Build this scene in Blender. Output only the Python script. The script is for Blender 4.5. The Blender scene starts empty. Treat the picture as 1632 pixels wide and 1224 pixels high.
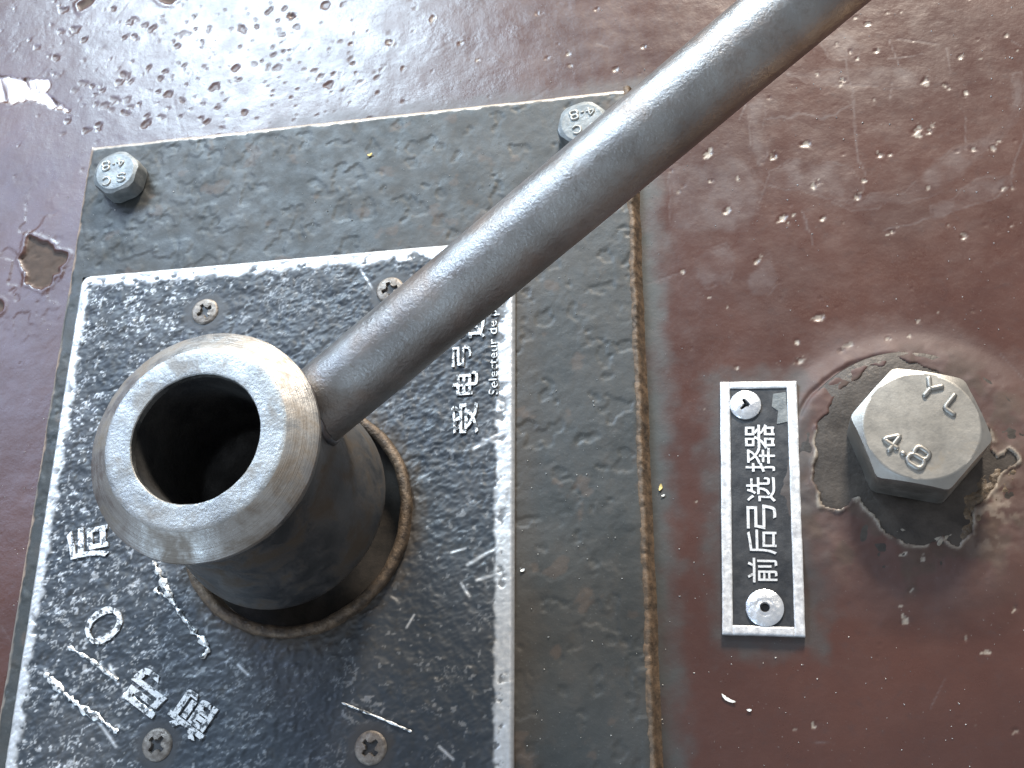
import bpy, math, random
import numpy as np
from mathutils import Matrix, Vector

random.seed(7)
RNG = np.random.default_rng(11)
S = 0.001                                   # everything is written in millimetres
sc = bpy.context.scene
COL = sc.collection

# ------------------------------------------------------------------ camera
CAM_F = 1828.82                             # focal length in photograph pixels (1632 wide)
CAM_A, CAM_B, CAM_C = 0.3768, 0.1857, 0.0040
CAM_P = np.array([132.78, -142.85, 200.0])


def _rot(a, b, c):
    ca, sa, cb, sb, cc, s_ = math.cos(a), math.sin(a), math.cos(b), math.sin(b), math.cos(c), math.sin(c)
    rx = np.array([[1, 0, 0], [0, ca, -sa], [0, sa, ca]])
    ry = np.array([[cb, 0, sb], [0, 1, 0], [-sb, 0, cb]])
    rz = np.array([[cc, -s_, 0], [s_, cc, 0], [0, 0, 1]])
    return rz @ ry @ rx


CAM_R = _rot(CAM_A, CAM_B, CAM_C)
cam = bpy.data.cameras.new('camera')
cam.sensor_width = 36.0
cam.sensor_fit = 'HORIZONTAL'
cam.lens = CAM_F / 1632.0 * 36.0
cam.clip_start = 0.005
cam.clip_end = 50
camo = bpy.data.objects.new('camera', cam)
mw = Matrix(CAM_R.tolist()).to_4x4()
mw.translation = Vector((CAM_P * S).tolist())
camo.matrix_world = mw
COL.objects.link(camo)
sc.camera = camo

# ------------------------------------------------------------------ light: cab windows
world = bpy.data.worlds.new('World')
sc.world = world
world.use_nodes = True
world.node_tree.nodes['Background'].inputs[0].default_value = (0.86, 0.92, 1.0, 1)
world.node_tree.nodes['Background'].inputs[1].default_value = 0.46


def area(name, loc, target, size, size_y, power, color, spread=180):
    l = bpy.data.lights.new(name, 'AREA')
    l.shape = 'RECTANGLE'
    l.size, l.size_y = size, size_y
    l.energy = power
    l.color = color
    l.spread = math.radians(spread)
    o = bpy.data.objects.new(name, l)
    o.location = loc
    d = Vector(target) - Vector(loc)
    o.rotation_euler = d.to_track_quat('-Z', 'Y').to_euler()
    COL.objects.link(o)
    return o


area('side_window_light', (-0.21, 0.50, 0.52), (0.07, -0.05, 0.0), 0.24, 0.20, 7.8, (0.66, 0.84, 1.0))
area('side_pane_light', (-0.40, 0.24, 0.50), (0.05, -0.07, 0.0), 0.30, 0.26, 2.0, (0.52, 0.68, 1.0))
area('rear_window_light', (-0.36, -0.62, 0.36), (0.05, -0.09, 0.02), 0.30, 0.22, 2.0, (0.55, 0.76, 1.0))
area('front_window_light', (0.27, 0.82, 0.46), (0.13, -0.07, 0.0), 0.16, 0.15, 19.0, (1.0, 0.90, 0.77))
sp = bpy.data.lights.new('low_sun_light', 'SPOT')
sp.energy = 40.0
sp.color = (1.0, 0.74, 0.46)
sp.spot_size = math.radians(27)
sp.spot_blend = 0.9
sp.shadow_soft_size = 0.01
spo = bpy.data.objects.new('low_sun_light', sp)
spo.location = (0.66, -0.24, 0.36)
spo.rotation_euler = (Vector((0.355, -0.125, 0.0)) - spo.location).to_track_quat('-Z', 'Y').to_euler()
COL.objects.link(spo)

vs = sc.view_settings
vs.view_transform = 'Standard'
vs.look = 'None'
vs.exposure = 0.1
vs.gamma = 1.0
vs.use_curve_mapping = False

# ------------------------------------------------------------------ pixel <-> place


def P(u, v, z=0.0):
    d = CAM_R @ np.array([(u - 816) / CAM_F, -(v - 612) / CAM_F, -1.0])
    return CAM_P + d * ((z - CAM_P[2]) / d[2])


def UV(x, y, z):
    q = (np.stack([x, y, np.broadcast_to(z, np.shape(x))], -1) - CAM_P) @ CAM_R
    return 816 + CAM_F * q[..., 0] / -q[..., 2], 612 - CAM_F * q[..., 1] / -q[..., 2]


# ------------------------------------------------------------------ numpy noise
_TAB = RNG.random((512, 512)).astype(np.float32) * 2 - 1


def vn(x, y, size, seed=0):
    x = np.asarray(x) / size + seed * 17.31
    y = np.asarray(y) / size + seed * 9.77
    xi, yi = np.floor(x).astype(int), np.floor(y).astype(int)
    fx, fy = x - xi, y - yi
    fx = fx * fx * (3 - 2 * fx)
    fy = fy * fy * (3 - 2 * fy)
    a = _TAB[xi & 511, yi & 511]; b = _TAB[(xi + 1) & 511, yi & 511]
    c = _TAB[xi & 511, (yi + 1) & 511]; d = _TAB[(xi + 1) & 511, (yi + 1) & 511]
    return (a * (1 - fx) + b * fx) * (1 - fy) + (c * (1 - fx) + d * fx) * fy


def fbm(x, y, size, octv=4, seed=0, gain=0.5):
    s, a, t = 0, 1.0, 0
    ca, sa = math.cos(0.6), math.sin(0.6)
    for i in range(octv):
        s = s + a * vn(x, y, size, seed + i * 3)
        t += a
        a *= gain
        size *= 0.5
        x, y = x * ca - y * sa, x * sa + y * ca
    return s / t


def sstep(a, b, x):
    t = np.clip((x - a) / (b - a), 0, 1)
    return t * t * (3 - 2 * t)


def sdf_poly(u, v, poly):
    """signed pixel distance, negative inside"""
    d = np.full(u.shape, 1e9)
    s = np.zeros(u.shape, bool)
    n = len(poly)
    for i in range(n):
        ax, ay = poly[i]; bx, by = poly[(i + 1) % n]
        ex, ey = bx - ax, by - ay
        wx, wy = u - ax, v - ay
        t = np.clip((wx * ex + wy * ey) / (ex * ex + ey * ey + 1e-9), 0, 1)
        d = np.minimum(d, (wx - ex * t) ** 2 + (wy - ey * t) ** 2)
        c = ((ay <= v) & (by > v)) | ((by <= v) & (ay > v))
        with np.errstate(divide='ignore', invalid='ignore'):
            xc = ax + (v - ay) / (by - ay if by != ay else 1e-9) * ex
        s ^= c & (u < xc)
    d = np.sqrt(d)
    return np.where(s, -d, d)


def sdf_line(u, v, pts):
    d = np.full(u.shape, 1e9)
    for (ax, ay), (bx, by) in zip(pts[:-1], pts[1:]):
        ex, ey = bx - ax, by - ay
        wx, wy = u - ax, v - ay
        t = np.clip((wx * ex + wy * ey) / (ex * ex + ey * ey + 1e-9), 0, 1)
        d = np.minimum(d, (wx - ex * t) ** 2 + (wy - ey * t) ** 2)
    return np.sqrt(d)


# ------------------------------------------------------------------ object helpers


def thing(name, label, cat, loc, group=None):
    o = bpy.data.objects.new(name, None)
    o.empty_display_size = 0.005
    o.location = [c * S for c in loc]
    o['label'] = label
    o['category'] = cat
    if group:
        o['group'] = group
    COL.objects.link(o)
    o['_org'] = list(map(float, loc))
    return o


def tag(o, label, cat, group=None):
    o['label'] = label
    o['category'] = cat
    if group:
        o['group'] = group


def org(o):
    return np.array(o['_org']) if o is not None else np.zeros(3)


def obj(name, verts, faces, mat, parent=None, smooth=True, origin=None, attrs=None, auto=None):
    """verts in world millimetres; the object sits at its parent's origin (or at 'origin')"""
    o0 = org(parent) if parent is not None else (np.array(origin, float) if origin is not None else np.zeros(3))
    v = (np.asarray(verts, float) - o0) * S
    me = bpy.data.meshes.new(name)
    if isinstance(faces, np.ndarray):
        n = len(faces)
        me.vertices.add(len(v))
        me.vertices.foreach_set('co', v.astype(np.float32).ravel())
        me.loops.add(n * 4)
        me.loops.foreach_set('vertex_index', faces.astype(np.int32).ravel())
        me.polygons.add(n)
        me.polygons.foreach_set('loop_start', np.arange(n, dtype=np.int32) * 4)
        me.polygons.foreach_set('loop_total', np.full(n, 4, dtype=np.int32))
    else:
        me.from_pydata(v.tolist(), [], faces)
    if attrs:
        for k, a in attrs.items():
            at = me.attributes.new(k, 'FLOAT', 'POINT')
            at.data.foreach_set('value', np.asarray(a, np.float32).ravel())
    me.update()
    me.validate()
    if smooth:
        me.polygons.foreach_set('use_smooth', np.ones(len(me.polygons), bool))
        if auto:
            me.set_sharp_from_angle(angle=math.radians(auto))
    o = bpy.data.objects.new(name, me)
    if mat:
        me.materials.append(mat)
    if parent is not None:
        o.parent = parent
    else:
        o.location = (o0 * S).tolist()
    o['_org'] = o0.tolist()
    COL.objects.link(o)
    return o


def grid(xs, ys, Z, keep=None, skirt=None, attrs=None):
    """height field on a (possibly uneven) grid; skirt drops the outer border to that z"""
    nx, ny = len(xs), len(ys)
    X, Y = np.meshgrid(xs, ys, indexing='ij')
    V = np.stack([X, Y, Z], -1).reshape(-1, 3)
    i, j = np.meshgrid(np.arange(nx - 1), np.arange(ny - 1), indexing='ij')
    a = i * ny + j
    F = np.stack([a, a + ny, a + ny + 1, a + 1], -1)
    if keep is not None:
        kc = keep[:-1, :-1] & keep[1:, :-1] & keep[:-1, 1:] & keep[1:, 1:]
        F = F[kc]
    F = F.reshape(-1, 4)
    at = {k: np.asarray(q).ravel() for k, q in (attrs or {}).items()}
    if skirt is not None:
        idx = np.concatenate([np.arange(nx) * ny, (nx - 1) * ny + np.arange(1, ny),
                              np.arange(nx - 2, -1, -1) * ny + ny - 1, np.arange(ny - 2, 0, -1)])
        n0 = len(V)
        B = V[idx].copy(); B[:, 2] = skirt
        V = np.concatenate([V, B])
        k = np.arange(len(idx)); k2 = (k + 1) % len(idx)
        F = np.concatenate([F, np.stack([idx[k], n0 + k, n0 + k2, idx[k2]], -1)])
        at = {q: np.concatenate([w, w[idx]]) for q, w in at.items()}
    used = np.zeros(len(V), bool); used[F.ravel()] = True
    mp = np.cumsum(used) - 1
    return V[used], mp[F], {q: w[used] for q, w in at.items()}


def lathe(profile, cx, cy, n=96, wob=None):
    """profile: (r, z) from outside-bottom up to the inside"""
    V, F = [], []
    for r, z in profile:
        for k in range(n):
            t = 2 * math.pi * k / n
            rr = r * (1 + (wob(t, z) if wob else 0))
            V.append((cx + rr * math.cos(t), cy + rr * math.sin(t), z))
    for i in range(len(profile) - 1):
        for k in range(n):
            a = i * n + k; b = i * n + (k + 1) % n
            F.append((a, b, b + n, a + n))
    return V, F


def disc_field(cx, cy, R, n, fz, zskirt, clip=None):
    """round domed head built as rings, z = fz(x, y) in local mm"""
    nr = n
    nt = n * 4
    V = [(cx, cy, fz(0.0, 0.0))]
    F = []
    for i in range(1, nr + 1):
        r = R * i / nr
        for k in range(nt):
            t = 2 * math.pi * k / nt
            x, y = r * math.cos(t), r * math.sin(t)
            V.append((cx + x, cy + y, fz(x, y)))
    for k in range(nt):
        V.append((cx + R * math.cos(2 * math.pi * k / nt), cy + R * math.sin(2 * math.pi * k / nt), zskirt))
    for k in range(nt):
        F.append((0, 1 + k, 1 + (k + 1) % nt))
    for i in range(nr):
        for k in range(nt):
            a = 1 + i * nt + k; b = 1 + i * nt + (k + 1) % nt
            F.append((a, a + nt, b + nt, b))
    return V, F


# ------------------------------------------------------------------ material helpers
class NT:
    def __init__(s, name):
        s.m = bpy.data.materials.new(name)
        s.m.use_nodes = True
        s.t = s.m.node_tree
        s.b = s.t.nodes['Principled BSDF']
        s.tc = s.t.nodes.new('ShaderNodeNewGeometry').outputs['Position']

    def link(s, a, b):
        if hasattr(a, 'is_output') or isinstance(a, bpy.types.NodeSocket):
            s.t.links.new(a, b)
        elif isinstance(a, (tuple, list)):
            b.default_value = (*a, 1)[:4] if len(b.default_value) == 4 else a
        else:
            b.default_value = a

    def noise(s, mm, detail=4, rough=0.55, dist=0.0, vec=None):
        n = s.t.nodes.new('ShaderNodeTexNoise')
        s.t.links.new(vec or s.tc, n.inputs['Vector'])
        n.inputs['Scale'].default_value = 1000.0 / mm
        n.inputs['Detail'].default_value = detail
        n.inputs['Roughness'].default_value = rough
        n.inputs['Distortion'].default_value = dist
        return n.outputs['Fac']

    def stretch(s, scale, rotz=0.0):
        n = s.t.nodes.new('ShaderNodeMapping')
        n.inputs['Scale'].default_value = scale
        n.inputs['Rotation'].default_value = (0, 0, rotz)
        s.t.links.new(s.tc, n.inputs['Vector'])
        return n.outputs['Vector']

    def attr(s, name):
        n = s.t.nodes.new('ShaderNodeAttribute')
        n.attribute_name = name
        return n.outputs['Fac']

    def ramp(s, f, lo, hi, a=0.0, b=1.0):
        n = s.t.nodes.new('ShaderNodeMapRange')
        n.interpolation_type = 'SMOOTHSTEP'
        s.link(f, n.inputs['Value'])
        for k, q in zip(('From Min', 'From Max', 'To Min', 'To Max'), (lo, hi, a, b)):
            n.inputs[k].default_value = q
        return n.outputs['Result']

    def math(s, op, a, b=0.0):
        n = s.t.nodes.new('ShaderNodeMath')
        n.operation = op
        s.link(a, n.inputs[0]); s.link(b, n.inputs[1])
        return n.outputs[0]

    def mix(s, f, a, b):
        n = s.t.nodes.new('ShaderNodeMix')
        n.data_type = 'RGBA'
        s.link(f, n.inputs[0])
        s.link(a, n.inputs[6]); s.link(b, n.inputs[7])
        return n.outputs[2]

    def fmix(s, f, a, b):
        n = s.t.nodes.new('ShaderNodeMix')
        n.data_type = 'FLOAT'
        s.link(f, n.inputs[0])
        s.link(a, n.inputs[2]); s.link(b, n.inputs[3])
        return n.outputs[0]

    def bump(s, h, mm, strength=1.0, normal=None):
        n = s.t.nodes.new('ShaderNodeBump')
        n.inputs['Strength'].default_value = strength
        n.inputs['Distance'].default_value = mm * S
        s.link(h, n.inputs['Height'])
        if normal is not None:
            s.t.links.new(normal, n.inputs['Normal'])
        return n.outputs['Normal']

    def done(s, col, rough, metal=0.0, normal=None, spec=0.5, coat=0.0, coat_r=0.1):
        i = s.b.inputs
        s.link(col, i['Base Color']); s.link(rough, i['Roughness']); s.link(metal, i['Metallic'])
        i['Specular IOR Level'].default_value = spec
        s.link(coat, i['Coat Weight']); i['Coat Roughness'].default_value = coat_r
        if normal is not None:
            s.t.links.new(normal, i['Normal'])
        return s.m


def mat_panel():
    n = NT('brown_paint')
    big = n.noise(28, 5)
    fine = n.noise(2.2, 5, 0.65)
    c = n.mix(n.ramp(big, 0.35, 0.7), (0.054, 0.0215, 0.0160), (0.069, 0.0270, 0.0190))
    c = n.mix(n.ramp(fine, 0.5, 0.8, 0, 0.5), c, (0.046, 0.026, 0.024))
    gn = n.noise(7, 4)
    grey = n.math('MULTIPLY', n.attr('grey'), n.ramp(gn, 0.25, 0.6, 0.45, 1.0))
    c = n.mix(grey, c, (0.040, 0.043, 0.042))
    st = n.math('MULTIPLY', n.attr('stain'), n.ramp(n.noise(4, 3), 0.2, 0.8, 0.35, 0.75))
    c = n.mix(st, c, (0.095, 0.072, 0.070))
    dust = n.ramp(n.noise(0.55, 2), 0.70, 0.80, 0, 0.35)
    c = n.mix(dust, c, (0.30, 0.28, 0.26))
    rc = n.mix(n.noise(1.6, 4), (0.030, 0.020, 0.015), (0.085, 0.054, 0.038))
    c = n.mix(n.attr('rust'), c, rc)
    pc = n.mix(n.noise(0.9, 3), (0.17, 0.13, 0.10), (0.46, 0.41, 0.34))
    c = n.mix(n.attr('chip'), c, pc)
    c = n.mix(n.attr('bare'), c, (0.62, 0.55, 0.52))
    r = n.ramp(n.noise(8, 7, 0.7), 0.3, 0.72, 0.26, 0.38)
    r = n.fmix(grey, r, 0.55)
    r = n.fmix(st, r, 0.5)
    r = n.fmix(n.attr('matte'), r, 0.62)
    r = n.fmix(n.attr('rust'), r, 0.85)
    r = n.fmix(n.attr('chip'), r, 0.38)
    b = n.bump(n.noise(0.8, 4, 0.6), 0.05, 0.5)
    b = n.bump(n.noise(3.2, 4, 0.6), 0.16, 0.15, b)
    return n.done(c, r, n.math('MULTIPLY', n.attr('bare'), 0.85), b, 0.55)


def mat_plate():
    n = NT('green_black_paint')
    c = n.mix(n.ramp(n.noise(14, 5), 0.35, 0.68), (0.020, 0.024, 0.0245), (0.034, 0.0355, 0.034))
    c = n.mix(n.ramp(n.noise(3.5, 5, 0.65), 0.5, 0.72, 0, 0.75), c, (0.036, 0.033, 0.029))
    c = n.mix(n.ramp(n.attr('grime'), 0, 1, 0, 0.8), c, (0.034, 0.026, 0.018))
    dust = n.ramp(n.noise(0.5, 3, 0.7), 0.60, 0.78, 0, 0.5)
    c = n.mix(dust, c, (0.13, 0.135, 0.13))
    rc = n.mix(n.noise(1.5, 4), (0.10, 0.050, 0.028), (0.30, 0.165, 0.09))
    c = n.mix(n.attr('rust'), c, rc)
    c = n.mix(n.attr('bare'), c, (0.66, 0.58, 0.50))
    r = n.ramp(n.noise(5, 5, 0.6), 0.3, 0.75, 0.44, 0.66)
    r = n.fmix(n.attr('rust'), r, 0.8)
    r = n.fmix(n.attr('bare'), r, 0.35)
    b = n.bump(n.noise(0.8, 5, 0.65), 0.06, 0.8)
    return n.done(c, r, n.math('MULTIPLY', n.attr('bare'), 0.8), b, 0.5)


def mat_label():
    n = NT('embossed_black_label')
    c = n.mix(n.ramp(n.noise(18, 4), 0.35, 0.7), (0.020, 0.027, 0.036), (0.038, 0.042, 0.048))
    c = n.mix(n.ramp(n.noise(2.4, 5, 0.65), 0.52, 0.75, 0, 0.7), c, (0.028, 0.027, 0.025))
    mc = n.mix(n.noise(0.8, 4), (0.42, 0.43, 0.44), (0.74, 0.75, 0.76))
    bare = n.attr('bare')
    c = n.mix(bare, c, mc)
    c = n.mix(n.attr('grime'), c, (0.045, 0.034, 0.024))
    r = n.ramp(n.noise(3, 4), 0.3, 0.7, 0.42, 0.62)
    r = n.fmix(bare, r, 0.42)
    b = n.bump(n.noise(0.7, 4, 0.6), 0.06, 0.45)
    return n.done(c, r, n.math('MULTIPLY', bare, 0.75), b, 0.5)


def mat_steel(name, c1, c2, rust=(0.13, 0.085, 0.05), ramt=(0.55, 0.75, 0.8), r0=0.26, r1=0.45, grain=0.5, gm=0.05, rings=None, size=9.0, spots=True):
    n = NT(name)
    c = n.mix(n.ramp(n.noise(size, 5), 0.3, 0.7), c1, c2)
    rm = n.ramp(n.noise(size * 0.8, 6, 0.65, 0.4), ramt[0], ramt[1], 0, ramt[2])
    c = n.mix(rm, c, rust)
    r = n.ramp(n.noise(3.0, 5, 0.65), 0.3, 0.75, r0, r1)
    r = n.fmix(rm, r, 0.62)
    b = n.bump(n.noise(grain, 4, 0.65), gm, 0.7)
    b = n.bump(n.noise(grain * 5, 3), gm * 3, 0.35, b)
    metal = n.math('SUBTRACT', 1.0, n.math('MULTIPLY', rm, 0.6))
    if rings:
        # turning marks: thin concentric grooves round the hub axis
        sep = n.t.nodes.new('ShaderNodeSeparateXYZ')
        n.t.links.new(n.tc, sep.inputs[0])
        dx = n.math('SUBTRACT', sep.outputs[0], rings[0] * S)
        dy = n.math('SUBTRACT', sep.outputs[1], rings[1] * S)
        rr = n.math('SQRT', n.math('ADD', n.math('MULTIPLY', dx, dx), n.math('MULTIPLY', dy, dy)))
        cb = n.t.nodes.new('ShaderNodeCombineXYZ')
        n.t.links.new(rr, cb.inputs[0])
        n.t.links.new(sep.outputs[2], cb.inputs[1])
        gv = n.math('ADD', n.math('MULTIPLY', n.noise(0.55, 4, 0.75, vec=cb.outputs[0]), 0.75), n.math('MULTIPLY', n.noise(3.0, 4, 0.6), 0.25))
        b = n.bump(n.ramp(gv, 0.3, 0.7), 0.07, 0.7, b)
        c = n.mix(n.ramp(gv, 0.5, 0.75, 0, 0.45), c, (0.16, 0.13, 0.10))
    return n.done(c, r, metal, b)


def mat_lever():
    n = NT('worn_bar_steel')
    c = n.mix(n.ramp(n.noise(14, 5), 0.3, 0.7), (0.22, 0.21, 0.20), (0.36, 0.35, 0.335))
    rm = n.ramp(n.noise(11, 6, 0.65, 0.6), 0.42, 0.68, 0, 0.6)
    c = n.mix(rm, c, (0.23, 0.165, 0.125))
    c = n.mix(n.ramp(n.noise(2.2, 6, 0.75), 0.50, 0.72, 0, 0.4), c, (0.15, 0.115, 0.095))
    v = n.stretch((1, 1, 1))
    r = n.ramp(n.noise(2.5, 5, 0.65), 0.3, 0.75, 0.28, 0.42)
    r = n.fmix(rm, r, 0.46)
    b = n.bump(n.noise(0.6, 5, 0.7), 0.17, 0.85)
    b = n.bump(n.noise(4.0, 3), 0.25, 0.3, b)
    return n.done(c, r, n.math('SUBTRACT', 1.0, n.math('MULTIPLY', rm, 0.25)), b)


def mat_letter(name, base, dark, lo, hi, metal=0.75, rough=0.42):
    n = NT(name)
    m = n.ramp(n.noise(1.1, 4, 0.65), lo, hi)
    c = n.mix(m, base, dark)
    return n.done(c, rough, n.math('MULTIPLY', n.math('SUBTRACT', 1.0, m), metal), n.bump(n.noise(0.5, 3), 0.08, 0.7))


def mat_simple(name, c1, c2, mm, r0, r1, metal=0.0, bm=0.1, bmm=0.8, spec=0.5):
    n = NT(name)
    c = n.mix(n.ramp(n.noise(mm, 5, 0.6), 0.3, 0.7), c1, c2)
    r = n.ramp(n.noise(mm * 0.7, 4), 0.3, 0.7, r0, r1)
    return n.done(c, r, metal, n.bump(n.noise(bmm, 4, 0.65), bm, 0.8), spec)


HX, HY = 55.1, -86.9                        # hub axis
RX, RY = 54.95, -87.75                      # ring centre
M_PANEL = mat_panel()
M_PLATE = mat_plate()
M_LABEL = mat_label()
M_HUBTOP = mat_steel('worn_hub_steel', (0.30, 0.29, 0.28), (0.46, 0.45, 0.43), rust=(0.17, 0.135, 0.10), ramt=(0.40, 0.64, 0.85), r0=0.30, r1=0.46, rings=(HX, HY))
M_HUBFACE = mat_steel('worn_face_steel', (0.23, 0.23, 0.225), (0.37, 0.37, 0.36), rust=(0.15, 0.135, 0.12), ramt=(0.46, 0.68, 0.7), r0=0.40, r1=0.54, grain=0.6, gm=0.12, size=5)
M_HUB = mat_steel('dark_hub_steel', (0.13, 0.13, 0.13), (0.21, 0.205, 0.20), rust=(0.085, 0.062, 0.040), ramt=(0.42, 0.66, 0.9), r0=0.35, r1=0.55)  # hub body coloured darker than its cap and face
M_BORE = mat_simple('dark_bore', (0.012, 0.012, 0.013), (0.030, 0.028, 0.026), 6, 0.45, 0.7)  # bore wall and floor coloured near black
M_LEVER = mat_lever()
M_RING = mat_simple('rusty_ring', (0.050, 0.036, 0.026), (0.15, 0.105, 0.068), 2.0, 0.45, 0.7, 0.4, 0.35, 0.7)
M_WELL = mat_simple('dark_well', (0.016, 0.014, 0.012), (0.034, 0.028, 0.023), 3, 0.7, 0.9, spec=0.2)  # shade of the gap under the hub put into a near-black colour
M_ZINC = mat_steel('dull_zinc', (0.31, 0.295, 0.27), (0.41, 0.395, 0.365), rust=(0.19, 0.145, 0.09), ramt=(0.60, 0.78, 0.7), r0=0.42, r1=0.55, gm=0.03)
M_BOLTP = mat_simple('painted_bolt', (0.12, 0.135, 0.14), (0.23, 0.24, 0.24), 3, 0.38, 0.6, 0.35, 0.12, 0.7)
M_BOLTL = mat_simple('painted_bolt_letters', (0.26, 0.26, 0.24), (0.42, 0.41, 0.38), 2, 0.35, 0.5, 0.4)
M_SCREW = mat_simple('rusty_screw', (0.11, 0.092, 0.078), (0.27, 0.24, 0.21), 1.4, 0.4, 0.6, 0.55, 0.15, 0.6)
M_CROSS = mat_simple('dark_recess', (0.010, 0.010, 0.012), (0.03, 0.028, 0.026), 2, 0.6, 0.8)  # screw recesses, rivet hole and slot coloured near black
M_ALU = mat_simple('bright_aluminium', (0.48, 0.48, 0.49), (0.78, 0.78, 0.78), 1.3, 0.36, 0.6, 0.45, 0.08, 0.7)
M_NBLACK = mat_simple('nameplate_black', (0.016, 0.018, 0.022), (0.042, 0.044, 0.048), 3, 0.35, 0.55, 0.0, 0.06, 0.6)
M_NLET = mat_letter('nameplate_letters', (0.72, 0.72, 0.72), (0.15, 0.15, 0.15), 0.54, 0.74, 0.4, 0.45)
M_LLET = mat_letter('label_letters', (0.70, 0.70, 0.69), (0.05, 0.055, 0.06), 0.48, 0.58, 0.6, 0.40)
M_RIVET = mat_simple('bright_rivet', (0.68, 0.69, 0.72), (0.86, 0.87, 0.88), 2, 0.26, 0.4, 0.8, 0.10, 0.5)
M_BEAD = mat_simple('rust_bead', (0.052, 0.036, 0.023), (0.150, 0.096, 0.056), 2.5, 0.55, 0.8, 0.0, 0.3, 1.0)
M_WASH = mat_simple('shaded_washer', (0.026, 0.021, 0.018), (0.064, 0.053, 0.045), 6, 0.4, 0.62, 0.3, 0.12, 0.9)  # brown-grey metal, darkened further to deepen the bolt's shadow
M_CRUST = mat_simple('dry_sealant', (0.050, 0.034, 0.022), (0.14, 0.098, 0.060), 1.6, 0.35, 0.7, 0.0, 0.35, 0.8)
M_REMN = mat_simple('pale_paint_remnant', (0.16, 0.14, 0.115), (0.30, 0.27, 0.22), 1.5, 0.5, 0.7, 0.0, 0.2, 0.7)
M_FLY = mat_simple('yellow_flake', (0.55, 0.38, 0.10), (0.72, 0.55, 0.22), 1, 0.5, 0.7)
M_FLW = mat_simple('pale_flake', (0.70, 0.68, 0.62), (0.85, 0.84, 0.80), 1, 0.4, 0.6)
M_WELD = mat_steel('weld_steel', (0.14, 0.14, 0.15), (0.22, 0.21, 0.21), rust=(0.09, 0.06, 0.04), ramt=(0.45, 0.65, 0.8))

# ================================================================== console panel
BOLT_C = (166.2, -79.0)


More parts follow.
